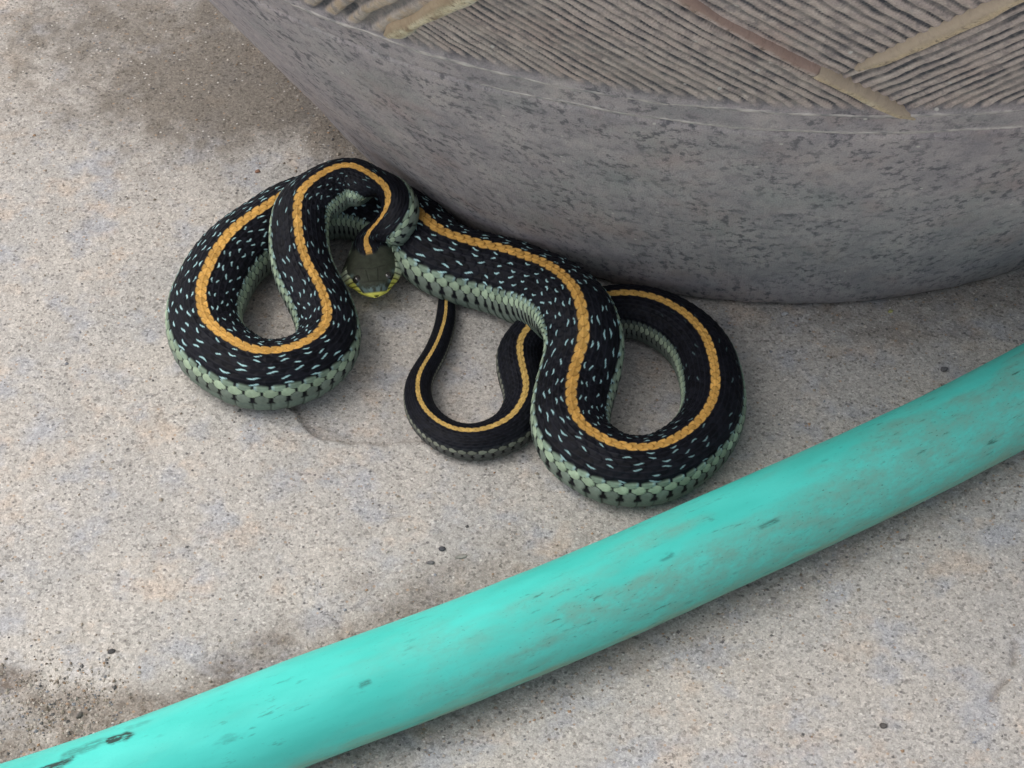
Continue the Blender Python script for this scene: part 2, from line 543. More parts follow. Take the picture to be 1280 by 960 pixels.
def band_material(name, pale, mid, dark):
    t = NT(name)
    v = t.attr('surf', 'Vector')
    n = t.noise(v, 0.22, 4, 0.65)
    c = t.ramp(n, [(0.30, dark), (0.50, mid), (0.68, pale)])
    g = t.noise(v, 1.7, 3, 0.7)
    c = t.mix(t.ramp(t.noise(v, 0.8, 3, 0.6), [(0.55, 0.0), (0.66, 0.8)]), c, (0.16, 0.125, 0.10))
    c = t.mix(1.0, c, t.ramp(g, [(0.3, 0.75), (0.55, 1.0), (0.75, 1.2)]), 'MULTIPLY')
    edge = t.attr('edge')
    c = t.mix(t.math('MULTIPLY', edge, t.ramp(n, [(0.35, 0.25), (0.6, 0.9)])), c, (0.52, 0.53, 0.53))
    shade_ = t.attr('rust_shade')  # painted shadow side of the band, no rust
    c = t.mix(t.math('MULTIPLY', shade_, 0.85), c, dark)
    return t.done(c, 0.7, t.bump(g, 0.0004, 0.8), 0.35)


def band(name, p0, p1, w0, w1, hgt, mat, seed, pale_side=1, tip=True, label=None):
    """a raised rounded strip of clay laid on the wall from p0 to p1 in (mm along, mm up)"""
    L = math.hypot(p1[0] - p0[0], p1[1] - p0[1])
    nl, nc = int(L / 0.6), 26
    t = np.linspace(0, 1, nl)[:, None]
    c = np.linspace(-1, 1, nc)[None, :]
    dx, dy = (p1[0] - p0[0]) / L, (p1[1] - p0[1]) / L
    wn_ = 0.9 * (fbm(t * L / 7 + c * 0, c * 0.8 + t * 0, seed, 3) - 0.5)
    wid = (w0 + (w1 - w0) * t) * (1 + 0.6 * (fbm(t * L / 9, t * 0 + 2.0, seed + 4, 2) - 0.5))
    if tip:
        wid = wid * (0.45 + 0.55 * sstep(0, 6.0 / L, t))
    s = p0[0] + dx * L * t - dy * (c * wid + wn_)
    v = p0[1] + dy * L * t + dx * (c * wid + wn_)
    o = hgt * (1 - np.abs(c) ** 2.2) * (0.75 + 0.5 * fbm(t * L / 5, c * 1.5, seed + 9, 3)) * (sstep(-0.5 / L, 7.0 / L, t) if tip else 1) - 1.7 * np.abs(c) ** 6
    s, v, o = np.broadcast_arrays(s, v, o)
    P = pot_point(s / KS, v, o)
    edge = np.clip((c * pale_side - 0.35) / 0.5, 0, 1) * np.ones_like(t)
    rust_shade = np.clip((-c * pale_side - 0.05) / 0.4, 0, 1) * np.ones_like(t)  # shadow side of the band, painted in as a darker colour
    sv = np.c_[s.ravel(), v.ravel(), np.zeros(s.size)]
    o_ = mesh_obj(name, P.reshape(-1, 3) * MM, grid_quads(nl, nc), mat, pot, attrs={'surf': sv, 'edge': edge.ravel(), 'rust_shade': rust_shade.ravel()})
    if label:
        o_['label'] = label
    return o_


cream = band_material('cream_glaze', (0.70, 0.65, 0.50), (0.62, 0.55, 0.38), (0.31, 0.23, 0.15))
ochre = band_material('ochre_glaze', (0.60, 0.52, 0.38), (0.56, 0.45, 0.30), (0.40, 0.33, 0.25))
pinkc = band_material('pink_glaze', (0.50, 0.425, 0.385), (0.46, 0.37, 0.33), (0.30, 0.21, 0.17))
# lines of constant q or p, from the lower end up
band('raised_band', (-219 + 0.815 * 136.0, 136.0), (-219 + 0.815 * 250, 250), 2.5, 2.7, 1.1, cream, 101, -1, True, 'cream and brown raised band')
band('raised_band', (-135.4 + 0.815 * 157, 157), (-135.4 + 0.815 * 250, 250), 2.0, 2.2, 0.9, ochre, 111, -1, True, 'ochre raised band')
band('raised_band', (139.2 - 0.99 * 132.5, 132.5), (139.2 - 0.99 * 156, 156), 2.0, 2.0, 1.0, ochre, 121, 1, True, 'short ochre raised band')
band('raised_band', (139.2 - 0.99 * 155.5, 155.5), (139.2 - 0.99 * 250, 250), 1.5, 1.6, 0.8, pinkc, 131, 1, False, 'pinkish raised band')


def bead(v0, r, seed, ph0, ph1, fade):
    phs = np.arange(ph0, ph1, 0.12)
    c = np.linspace(0, 2 * np.pi, 10, endpoint=False)
    A, Cc = np.meshgrid(phs, c, indexing='ij')
    n = fbm(A * KS / 5, A * 0, seed, 3)
    rr = r * (0.45 + 0.95 * n) * np.clip(sstep(fade - 14, fade + 4, A) + 0.15, 0, 1)
    vv = v0 + 1.6 * (fbm(A * KS / 16, A * 0, seed + 3, 2) - 0.5) + rr * np.cos(Cc)
    oo = rr * 0.55 * np.sin(Cc) - 0.22 + 0.1 * (vnoise(A * KS / 1.5, Cc, seed) - 0.5)
    P = pot_point(A, vv, oo)
    sv = np.c_[(A * KS).ravel(), vv.ravel(), np.zeros(A.size)]
    m = NT('worn_bead')
    v = m.attr('surf', 'Vector')
    k = m.noise(m.mapping(v, (0.4, 1, 1)), 0.6, 3, 0.6)
    cc = m.ramp(k, [(0.38, (0.24, 0.235, 0.235)), (0.52, (0.42, 0.39, 0.37)), (0.66, (0.55, 0.52, 0.49))])
    mesh_obj('bead_ring', P.reshape(-1, 3) * MM, grid_quads(len(phs), 10, True), m.done(cc, 0.75, None, 0.3), pot, attrs={'surf': sv})


bead(V_COMB, 0.8, 141, -60, 50, -200)
bead(V_LOW, 0.6, 151, -60, 50, -22)

# ------------------------------------------------------------------ garden hose
HR = 11.25


def hose_material():
    t = NT('green_rubber')
    v = t.attr('surf', 'Vector')                       # (mm along, mm round)
    along = t.mapping(v, (0.22, 1, 1))
    base = t.ramp(t.noise(t.mapping(v, (0.3, 1, 1)), 0.12, 3, 0.5), [(0.35, (0.060, 0.560, 0.475)), (0.62, (0.080, 0.640, 0.550))])
    film = t.attr('film')
    fn = t.noise(t.mapping(v, (0.5, 1, 1)), 0.30, 5, 0.68)
    f = t.math('MULTIPLY', film, t.ramp(fn, [(0.34, 0.25), (0.62, 1.0)]))
    base = t.mix(f, base, (0.150, 0.400, 0.325))
    tan = t.attr('tan')
    base = t.mix(t.math('MULTIPLY', tan, t.ramp(t.noise(along, 0.35, 3), [(0.36, 0.2), (0.60, 1.0)])), base, (0.34, 0.28, 0.165))
    # scuffs dragged along the length
    s1 = t.noise(t.mapping(v, (0.16, 0.75, 1)), 1.0, 4, 0.68)
    gate = t.ramp(t.noise(v, 0.045, 2), [(0.44, 0.0), (0.60, 1.0)])
    sc = t.math('MULTIPLY', t.ramp(s1, [(0.595, 0.0), (0.70, 1.0)]), t.math('ADD', t.math('MULTIPLY', gate, 0.6), t.math('MULTIPLY', film, 0.35)))
    base = t.mix(sc, base, (0.03, 0.115, 0.085))
    s2 = t.noise(t.mapping(v, (0.35, 0.9, 1)), 2.2, 2, 0.6)
    base = t.mix(t.math('MULTIPLY', t.ramp(s2, [(0.66, 0.0), (0.72, 0.75)]), t.math('ADD', 0.2, t.math('MULTIPLY', film, 0.8))), base, (0.025, 0.09, 0.07))
    base = t.mix(t.math('MULTIPLY', t.attr('mark'), t.ramp(t.noise(along, 1.6, 4, 0.7), [(0.38, 0.15), (0.52, 1.0)])), base, (0.022, 0.055, 0.045))
    base = t.mix(t.math('MULTIPLY', t.ramp(t.noise(t.mapping(v, (0.6, 1, 1)), 1.1, 4, 0.7), [(0.54, 0.0), (0.70, 0.40)]), film), base, (0.10, 0.25, 0.195))
    n = t.bump(t.noise(v, 1.3, 3, 0.6), 0.0001, 0.3)
    n = t.bump(fn, 0.0006, 0.15, n)
    r = t.ramp(f, [(0.0, 0.42), (0.6, 0.68)])
    return t.done(base, r, n, 0.4)


hp = np.array([(x, y, HR) for x, y in HOSE], float)
hc = spline(hp, np.linspace(0, 1, 1500))
hT = np.gradient(hc, axis=0)
hT /= np.linalg.norm(hT, axis=1)[:, None]
hN = np.stack([hT[:, 1], -hT[:, 0], np.zeros(len(hT))], -1)      # towards the viewer
hL = np.r_[0, np.cumsum(np.linalg.norm(np.diff(hc, axis=0), axis=1))]
hth = np.linspace(-np.pi, np.pi, 144, endpoint=False)            # 0 = top, + towards the viewer
LL, TT = np.meshgrid(hL, hth, indexing='ij')
mid_s = np.interp(0, hc[:, 0], hL)
U = LL - mid_s                                                    # mm from the picture's middle
rr = HR * (1 + 0.012 * (fbm(LL / 30, TT * 1.2, 161, 2) - 0.5)) + 0.12 * (fbm(LL / 6, TT * 3, 163, 2) - 0.5)
flat = np.where(np.cos(TT) < -0.93, 0.985, 1.0)
Phose = hc[:, None, :] + rr[..., None] * (np.sin(TT)[..., None] * hN[:, None, :] + (np.cos(TT) * flat)[..., None] * np.array([0, 0, 1.0]))
tw = (TT + np.pi) % (2 * np.pi) - np.pi
hn = fbm(LL / 22, TT * 2.4, 171, 4)
film = sstep(-62, 40, U + 60 * (hn - 0.5)) * sstep(-0.1, 0.75, tw + 1.5 * (hn - 0.5) + 0.35 * sstep(40, 130, U))
film = np.clip(0.85 * film + 0.35 * sstep(20, 120, U) * hn + 0.22 * sstep(0.42, 0.62, hn), 0, 0.92)
tan = sstep(1.45, 1.9, tw + 0.5 * (hn - 0.5)) * 0.45 + 0.6 * sstep(-0.95, -1.45, tw + 0.3 * (hn - 0.5)) * sstep(80, -120, U)
mark = np.zeros_like(U)
mk_n = 1.4 * (fbm(LL / 2.4, TT * 5, 181, 3) - 0.5)


def smear(u0, t0, lu, lt, k):
    return k * sstep(1.25, 0.7, np.hypot((U - u0) / lu, (tw - t0) * HR / lt) - mk_n)


hose = thing('garden_hose', 'thick turquoise green garden hose lying diagonally across the concrete', 'hose', (0, -87.9 * MM, 0))
hose_origin = np.array([0, -87.9, 0])
HOSE_MARKS = [(-89, -0.22, 3.3, 1.2, 1.3), (-101, -0.10, 3.8, 0.9, 1.2), (-95, -0.26, 6, 1.3, 0.5), (-83, -0.40, 3.2, 0.8, 0.3), (-82, -0.75, 1.6, 0.35, 0.6),
              (-37, 0.55, 1.6, 0.7, 0.6), (-68, 0.60, 4.0, 0.8, 0.28), (62, 0.68, 4.0, 0.5, 0.6), (36, 0.45, 1.8, 0.7, 0.5)]
for mk in HOSE_MARKS:
    mark = np.maximum(mark, smear(*mk))
tube = mesh_obj('tube', (Phose.reshape(-1, 3) - hose_origin) * MM, grid_quads(len(hL), 144, True), hose_material(), hose,
                attrs={'surf': np.c_[LL.ravel(), (TT * HR).ravel(), np.zeros(LL.size)], 'film': film.ravel(), 'tan': tan.ravel(), 'mark': mark.ravel()})

# ------------------------------------------------------------------ snake
# back line of the snake from snout to tail tip: x, y, z of the spine's top and half width, in mm
SPINE = [
(-34.9,24.6,6.6,2.05),(-35.0,25.3,8.2,3.68),(-35.4,27.9,10.0,6.14),(-36.0,31.7,11.0,6.57),(-36.6,34.7,11.6,5.56),
(-37.0,37.1,12.2,5.57),(-37.8,38.2,13.4,5.47),(-37.1,39.2,15.6,5.35),(-34.6,39.8,18.6,5.34),(-32.5,40.8,21.6,5.33),
(-31.5,42.3,24.2,5.32),(-31.8,43.8,26.4,5.42),(-33.8,45.4,28.0,5.62),(-37.5,47.9,29.0,5.94),(-42.0,50.5,29.0,6.57),
(-47.0,49.1,28.5,6.87),(-50.9,45.8,28.0,7.06),(-53.7,42.5,27.0,7.24),(-54.6,38.0,25.0,7.42),(-54.2,33.2,22.5,7.50),
(-53.2,28.6,20.0,7.58),(-51.0,23.5,18.0,7.65),(-48.3,18.5,16.5,7.72),(-46.5,13.7,15.5,7.78),(-45.8,8.9,15.0,7.94),
(-46.8,4.2,15.0,8.09),(-50.4,-0.7,15.3,8.23),(-55.0,-3.5,15.6,8.49),(-59.6,-4.6,15.9,8.77),(-64.4,-3.9,16.2,8.97),
(-69.0,-0.9,16.4,9.10),(-72.9,2.7,16.5,9.24),(-76.3,8.5,16.5,9.31),(-77.6,14.4,16.5,9.38),(-77.7,19.9,16.5,9.44),
(-77.1,23.4,16.5,9.48),(-75.5,30.7,16.5,9.47),(-72.5,38.2,16.5,9.45),(-68.0,44.6,16.5,9.53),(-63.7,49.2,16.5,9.58),
(-60.6,52.7,16.5,9.62),(-55.1,56.9,16.5,9.67),(-48.9,59.4,16.6,9.70),(-42.2,59.5,16.7,9.80),(-35.3,56.8,16.9,9.87),
(-29.7,52.1,17.0,9.82),(-25.2,47.0,17.2,9.86),(-21.3,41.2,17.5,9.89),(-17.0,36.5,18.0,9.93),(-12.0,34.0,18.0,10.00),
(-7.4,32.1,18.0,10.08),(-2.4,30.0,18.5,10.15),(2.5,26.4,19.5,10.09),(7.4,21.4,21.5,10.00),(11.7,14.7,24.0,9.88),
(14.4,8.9,25.5,9.79),(16.3,3.6,25.5,9.72),(17.2,-1.1,23.5,9.69),(17.3,-4.8,20.5,9.68),(16.4,-7.8,18.7,9.67),
(15.3,-11.3,17.8,9.63),(14.3,-16.9,17.4,9.47),(14.0,-22.0,17.2,9.31),(14.6,-26.1,17.0,9.08),(16.1,-29.6,16.8,8.85),
(19.6,-33.2,16.5,8.62),(24.2,-36.2,16.2,8.40),(28.8,-36.9,15.9,8.21),(34.1,-36.0,15.6,8.04),(39.6,-32.4,15.2,7.90),
(44.6,-26.8,14.9,7.77),(47.7,-20.7,14.6,7.74),(49.1,-13.7,14.4,7.72),(49.0,-5.8,14.2,7.70),(47.9,1.5,14.0,7.68),
(45.0,8.6,13.6,7.55),(40.9,14.0,13.2,7.41),(35.5,18.1,12.8,7.25),(30.5,19.9,12.5,7.07),(25.2,20.0,12.2,6.87),
(19.8,18.7,11.8,6.66),(14.5,16.6,11.4,6.34),(9.2,14.3,11.0,6.13),(5.0,10.9,10.6,6.00),(3.4,8.4,10.4,5.88),
(2.1,5.3,10.3,5.80),(1.9,1.3,10.2,5.73),(2.5,-3.5,10.0,5.60),(3.3,-8.0,9.7,5.47),(3.3,-12.0,9.4,5.35),
(2.1,-15.8,9.1,5.23),(-0.2,-19.7,8.8,5.11),(-3.6,-22.2,8.4,4.90),(-7.8,-23.7,8.1,4.70),(-12.0,-23.5,7.8,4.51),
(-16.3,-21.2,7.3,4.24),(-20.2,-16.8,6.7,3.98),(-22.5,-11.7,6.1,3.71),(-23.3,-6.4,5.6,3.45),(-23.1,-2.4,5.3,3.27),
(-21.8,2.1,5.1,3.09),(-19.8,7.3,4.9,2.91),(-18.0,14.0,4.6,2.73),(-17.0,20.8,4.3,2.55),(-16.9,25.0,4.0,2.36),
(-17.1,29.8,3.5,1.96),(-17.7,34.8,2.9,1.46),(-18.2,39.2,2.2,0.94),(-18.5,43.0,1.6,0.53),(-18.7,45.9,1.0,0.21),
]
SP = np.array(SPINE, float)
dense = spline(SP, np.linspace(0, 1, 9000))
sl = np.r_[0, np.cumsum(np.linalg.norm(np.diff(dense[:, :3], axis=0), axis=1))]
DS = 0.24
S = np.arange(0, sl[-1], DS)
back = np.stack([np.interp(S, sl, dense[:, k]) for k in range(4)], -1)


def smooth_rows(a, sig):
    r = int(3 * sig)
    k = np.exp(-0.5 * (np.arange(-r, r + 1) / sig) ** 2)
    k /= k.sum()
    b = np.concatenate([2 * a[:1] - a[r:0:-1], a, 2 * a[-1:] - a[-2:-r - 2:-1]])
    return np.stack([np.convolve(b[:, i], k, 'valid') for i in range(a.shape[1])], -1)


back = smooth_rows(back, 6)
T = np.gradient(back[:, :3], axis=0)
T = smooth_rows(T, 12)
T /= np.linalg.norm(T, axis=1)[:, None]
Zup = np.array([0, 0, 1.0])
Dv = Zup - (T @ Zup)[:, None] * T
Dv = smooth_rows(Dv, 16)
Dv -= (np.sum(Dv * T, 1))[:, None] * T
Dv /= np.linalg.norm(Dv, axis=1)[:, None]
Nv = np.cross(T, Dv)                                     # one side of the body
# the neck is rolled a little where it drops from the coil to the head
roll = -np.sign(Nv[:, 0]) * math.radians(28) * sstep(14, 20, S) * sstep(36, 28, S)
roll = smooth_rows(roll[:, None], 14)[:, 0]
Dv, Nv = np.cos(roll)[:, None] * Dv + np.sin(roll)[:, None] * Nv, np.cos(roll)[:, None] * Nv - np.sin(roll)[:, None] * Dv
A = np.maximum(back[:, 3], 0.12)
B = 0.87 * A
rest = np.abs(back[:, 2] - 2 * B) < 2.3
B = np.where(rest & (S > 25), np.clip(back[:, 2] / 2 + 0.03, 0.05, None), B)
B = smooth_rows(B[:, None], 10)[:, 0]
# head outline by distance from the snout
hx = np.array([0, 0.3, 0.9, 1.8, 3.2, 5.0, 7.0, 9.0, 10.6, 12.0, 13.5, 15.5, 18])
hw = np.array([0.3, 2.1, 3.3, 4.1, 4.9, 6.0, 7.0, 7.8, 8.0, 7.7, 7.1, 6.1, 5.6])
hh = np.array([0.2, 1.0, 1.7, 2.3, 2.9, 3.4, 3.8, 4.1, 4.25, 4.3, 4.3, 4.3, 4.2])
hb = sstep(18.5, 14.0, S)
A = A * (1 - hb) + np.interp(S, hx, hw) * hb
B = B * (1 - hb) + np.interp(S, hx, hh) * hb
centre = back[:, :3] - B[:, None] * Dv
# angles round the body: dense over the back and flanks, sparse under the belly
WMAX = 9.5


def g_(w):
    return w + 0.0015 * w ** 3


wa = np.linspace(-WMAX, WMAX, 180)
th_top = np.radians(95) * g_(wa) / g_(WMAX)
bel = np.linspace(95, 265, 44)[1:-1]
theta = np.r_[th_top, np.radians(bel)]
wrow = np.r_[wa, np.linspace(WMAX, 40, len(bel))]        # beyond WMAX: belly
nth = len(theta)
NS = len(S)
ct, st_ = np.cos(theta), np.sin(theta)
hfac = hb[:, None]
ex = 1 - 0.25 * hfac
cs = np.sign(ct)[None, :] * np.abs(ct)[None, :] ** np.where(ct[None, :] < 0, 0.85, 1 - 0.22 * hfac)
sn = np.sign(st_)[None, :] * np.abs(st_)[None, :] ** ex
sn = sn * (1 - 0.26 * hfac * np.clip(cs, 0, 1) ** 0.8)          # the crown is narrower than the lips
# scale lattice: u counts scales along the body
Lsc = 2.75 * (np.clip(A, 1.5, 11) / 9.2) ** 0.62
Lsc = smooth_rows(Lsc[:, None], 40)[:, 0]
u = np.cumsum(DS / Lsc)
UU = np.repeat(u[:, None], nth, 1)
WW = np.repeat(wrow[None, :], NS, 0)
SG = np.repeat(S[:, None], nth, 1)
THG = np.repeat(theta[None, :], NS, 0)
dors = np.abs(WW) <= WMAX
UW = UU + 0.10 * (fbm(UU / 3, WW / 3, 201, 2) - 0.5)
best = np.full(UU.shape, -1.0)
b_r = np.zeros(UU.shape)
b_k = np.zeros(UU.shape)
b_du = np.zeros(UU.shape)
b_dw = np.zeros(UU.shape)
r_lo = np.floor(WW)
for dr in (0, 1):
    r = r_lo + dr
    offk = np.where(np.mod(r, 2) == 1, 0.5, 0.0)
    dw = WW - r
    k0 = np.round(UW - offk)
    for dk in (-1, 0, 1):
        k = k0 + dk
        du = UW - (k + offk)
        big = np.where(np.abs(r) >= 8, 1.06, 1.0)
        wl_ = np.where(np.abs(r) >= 7, 0.84, 0.88)
        post = (np.abs(dw) / wl_) ** 2.0 + (np.clip(du, 0, None) / 0.53) ** 2.2
        ante = (np.abs(dw) / wl_) ** 2.0 + (np.clip(-du, 0, None) / 0.95) ** 2.0
        ins = (np.where(du > 0, post, ante) < 1.0) & dors & (np.abs(r) < 9.6)
        h = 0.18 + 0.82 * (du + 0.95) / 1.51 - 0.30 * (dw / wl_) ** 2
        edge_drop = np.clip((1.0 - np.where(du > 0, post, ante)) / 0.30, 0, 1)
        h = h * (0.45 + 0.55 * edge_drop)
        h = np.where(ins, h, -1)
        better = h > best
        best = np.where(better, h, best)
        b_r = np.where(better, r, b_r)
        b_k = np.where(better, k + offk, b_k)
        b_du = np.where(better, du, b_du)
        b_dw = np.where(better, dw, b_dw)
on = best > 0
keel = np.exp(-(b_dw / 0.13) ** 2) * (np.abs(b_r) < 7.5)
amp_s = 0.46 * (np.clip(A, 1, 11) / 9.4)[:, None]
relief = np.where(on, best + 0.22 * keel, 0.0) * amp_s
# belly plates, one to a scale length, overlapping
fr = UU - np.floor(UU)
relief = np.where(dors, relief, (0.25 + 0.75 * fr) * 0.8 * amp_s)
body_f = sstep(12.3, 13.5, SG - 2.2 * sstep(0.8, 4.0, np.abs(WW)) + 0.9 * (hash_(b_r, b_k, 3) - 0.5))
relief = relief * body_f
tail_f = sstep(S[-1], S[-1] - 12, S)[:, None]
relief = relief * tail_f
# --- colours
rnd = hash_(b_r, b_k, 11)
rnd2 = hash_(b_r, b_k, 12)
ar = np.abs(b_r)
C_ = np.zeros(UU.shape + (3,))
black = np.array([0.0060, 0.0065, 0.0095])


def paint(mask, c):
    global C_
    mask = np.clip(mask, 0, 1)[..., None]
    C_ = C_ * (1 - mask) + np.asarray(c) * mask


C_[:] = black
paint(on * 1.0, black * 1.0)
C_ *= (0.55 + 0.9 * rnd)[..., None]
paint(keel * on * 0.55, np.array([0.013, 0.014, 0.020]))
# pale blue flecks on the skin between black scales, in a checker of short dashes
aw = np.abs(WW)
gap_r = np.floor(aw)                                     # skin between row gap_r and gap_r + 1
cell_u = UW / 2.0 + 0.5 * np.mod(np.floor((gap_r + 1) / 2), 2)
ci = np.floor(cell_u)
fu = (cell_u - ci - 0.5) * 2.0 + 0.22 * (hash_(ci, gap_r + 20 * (WW > 0), 21) - 0.5)
fw_ = aw - gap_r - 0.5 + 0.16 * np.sin(fu * 5 + 6 * hash_(ci, gap_r, 22))
keep = hash_(ci, gap_r + 31 * (WW > 0), 23) < 0.92
flen = 0.25 + 0.20 * hash_(ci, gap_r, 24)
fl = sstep(1.0, 0.72, np.hypot(fu / flen, fw_ / 0.150)) * keep * (gap_r >= 1) * (gap_r <= 6)
seg = np.interp(S, [0, 18, 45, 85, 120, 260, 330, 380, 420], [0.05, 0.15, 0.40, 0.9, 1.0, 1.0, 0.75, 0.25, 0.0])[:, None]
fl = fl * seg * (hash_(ci, gap_r, 29) < 0.25 + 0.85 * seg)
paint(fl * 0.95, (0.37, 0.585, 0.60))
relief = relief + 0.10 * fl * amp_s
# lower flank: sage scales in rows 7 to 9
tone = 0.78 + 0.44 * rnd
f9 = (on & (ar == 9))
f8 = (on & (ar == 8))
f7 = (on & (ar == 7))
sage = np.array([0.320, 0.405, 0.285])
grey_g = np.array([0.185, 0.225, 0.185])
rim = sstep(1.08, 0.80, (np.abs(b_dw) / np.where(ar == 8, 0.76, 0.70)) ** 2 + (np.abs(b_du - 0.06) / np.where(ar == 8, 0.44, 0.40)) ** 2.0)
paint(f9 * rim * 0.95, grey_g)
paint(f8 * rim, sage)
outer7 = sstep(-0.55, 0.05, np.where(WW > 0, b_dw, -b_dw) + 0.3 * b_du)
paint(f7 * rim * outer7 * 0.9, np.array([0.235, 0.315, 0.235]))
tip7 = f7 * sstep(0.30, 0.48, b_du) * outer7
paint(tip7 * 0.7, (0.36, 0.52, 0.50))
C_ = np.where((f7 | f8 | f9)[..., None], C_ * tone[..., None], C_)
# belly plates: grey-green with a dark spot at each outer end
bell = ~dors
paint(bell * 1.0, (0.155, 0.198, 0.165))
paint(bell * sstep(0.16, 0.03, fr) * 0.9, (0.02, 0.025, 0.02))
paint((bell & ((WW < 10.3) | (WW > 39.2))) * sstep(0.16, 0.06, np.abs(fr - 0.10)) * 0.3, (0.02, 0.024, 0.022))
# tail end turns duller: green sides fade to grey
tailish = sstep(S[-1] - 190, S[-1] - 120, SG)
green_all = (f7 | f8 | f9 | bell)
C_ = np.where(green_all[..., None], C_ * (1 - 0.58 * tailish[..., None] * np.array([0.85, 1.0, 0.9])), C_)
paint((f7 * 1.0) * tailish * 0.9, black * 1.6)
# back stripe: the middle row and the inner halves of its neighbours
gold = np.array([0.60, 0.335, 0.085]) * np.ones(3)
sw = np.interp(S, [0, 13, 16, 30, 60, 110, 400, 470, 560], [0.42, 0.42, 0.62, 0.78, 0.80, 0.77, 0.75, 0.74, 0.82])[:, None]
stripe = (on & (b_r == 0)) | (on & (ar == 1) & (aw < 1.5 * sw))
stripe_f = np.where(on & (b_r == 0), sstep(1.5, 1.25, np.abs(WW) / sw), sstep(1.36, 1.16, aw / sw + 0.14 * (rnd - 0.5) + 0.20 * np.clip(np.abs(b_du) / 0.5, 0, 1.2) ** 1.6))
stripe_f = stripe_f * stripe
gvar = ((0.74 + 0.40 * rnd2) * (0.82 + 0.36 * fbm(UU / 9, WW * 0.0, 231, 3)))[..., None] * gold
dull = sstep(380, 470, SG)[..., None]
gvar = gvar * (1 - dull) + dull * np.array([0.50, 0.33, 0.10]) * (0.85 + 0.3 * rnd2)[..., None]
edge_dark = sstep(0.40, 0.56, b_du) * (ar == 1) * 0.0
paint(stripe_f, gvar)
pale_edge = stripe * (ar == 1) * sstep(0.15, 0.45, b_du) * 0.45
paint(pale_edge * stripe_f, np.array([0.66, 0.50, 0.22]))
gapdark = (~on) & (aw < 0.62 * sw)
paint(gapdark * 0.85, np.array([0.16, 0.075, 0.016]))
rim_all = np.where(b_du > 0, (np.abs(b_dw) / 0.88) ** 2 + (b_du / 0.53) ** 2.2, (np.abs(b_dw) / 0.88) ** 2 + (b_du / 0.95) ** 2)
paint(stripe * sstep(0.55, 0.92, rim_all) * 0.80, np.array([0.17, 0.078, 0.016]))
notch = (np.abs(b_dw) / 0.86) ** 2 + (np.abs(b_du - 0.02) / 0.46) ** 2
paint(((ar == 1) & on & (aw > 0.66)) * sstep(0.72, 1.05, notch) * 0.95, black)
paint(((~on) & (aw > 0.6) & (aw < 1.5)) * 1.0, black)
# --- head colours
tdeg = np.degrees(np.abs(THG))
headm = 1 - body_f
hn1 = fbm(SG / 1.1, THG * 5, 211, 3)
hc_ = np.array([0.042, 0.047, 0.034]) * (0.75 + 0.55 * hn1)[..., None]
xl = A[:, None] * sn                                     # mm sideways
ax_ = np.abs(xl)
# paler blue-grey scales between eye and snout: light reflections put into the colour
nas = sstep(4.2, 3.0, SG + 2.2 * (hn1 - 0.5)) * sstep(1.0, 1.8, SG) * sstep(0.36, 0.62, hn1)
hc_ = hc_ * (1 - 0.75 * nas[..., None]) + nas[..., None] * 0.75 * np.array([0.115, 0.165, 0.160]) * (0.5 + 1.1 * hn1)[..., None]
pre = np.exp(-(((SG - 4.7) / 0.7) ** 2 + ((tdeg - 58) / 9) ** 2)) + 0.8 * np.exp(-(((SG - 7.6) / 0.55) ** 2 + ((tdeg - 60) / 8) ** 2))
hc_ = hc_ * (1 - 0.7 * pre[..., None]) + 0.7 * pre[..., None] * np.array([0.20, 0.30, 0.28])
# plate seams on the crown
seam = np.exp(-(ax_ / 0.13) ** 2) * (SG > 8.4)
seam = np.maximum(seam, np.exp(-((SG - 8.2 - 0.25 * ax_) / 0.14) ** 2) * (ax_ < 3.6))
seam = np.maximum(seam, np.exp(-((ax_ - 1.25 - 0.10 * (SG - 5)) / 0.13) ** 2) * (SG > 4.6) * (SG < 8.3))
seam = np.maximum(seam, np.exp(-((SG - 4.5) / 0.14) ** 2) * (ax_ < 3.0))
hc_ = hc_ * (1 - 0.38 * seam[..., None])
# upper lip plates: cream to yellow, black seams between them
lipn = 5.2 * 0.33
lab = sstep(64, 69, tdeg + 6 * (hn1 - 0.5)) * sstep(0.9, 1.6, SG + (tdeg - 60) / 30)
lab = np.maximum(lab, sstep(1.6, 1.2, SG) )
lab = np.where(SG < 1.0, 1.0, lab)
lab = np.where(tdeg < 112, lab * sstep(12.0, 10.6, SG), lab)
yel = sstep(9.0, 4.5, SG)[..., None]
lcol = np.array([0.60, 0.68, 0.50]) * (1 - yel) + np.array([0.68, 0.66, 0.13]) * yel
suture = np.zeros(UU.shape)
for q in (2.3, 4.0, 5.7, 7.5, 9.3, 11.0):
    suture = np.maximum(suture, np.exp(-((SG - q - (tdeg - 85) * 0.012) / 0.21) ** 2))
suture = suture * (tdeg < 108) * (SG > 1.8)
lcol = lcol * (1 - 0.96 * suture[..., None])
hc_ = hc_ * (1 - lab[..., None]) + lcol * lab[..., None]
mouth = np.exp(-((tdeg - 107) / 3.0) ** 2) * (SG > 0.6)
hc_ = hc_ * (1 - 0.85 * mouth[..., None])
slit = sstep(1.0, 0.7, np.hypot((xl - 0.35) / 0.75, (SG - 0.42) / 0.28)) * (tdeg < 100)
hc_ = hc_ * (1 - 0.95 * slit[..., None])
C_ = C_ * (1 - headm[..., None]) + hc_ * headm[..., None]
relief_h = -0.10 * seam - 0.16 * suture * lab - 0.15 * mouth + 0.10 * lab - 0.2 * slit
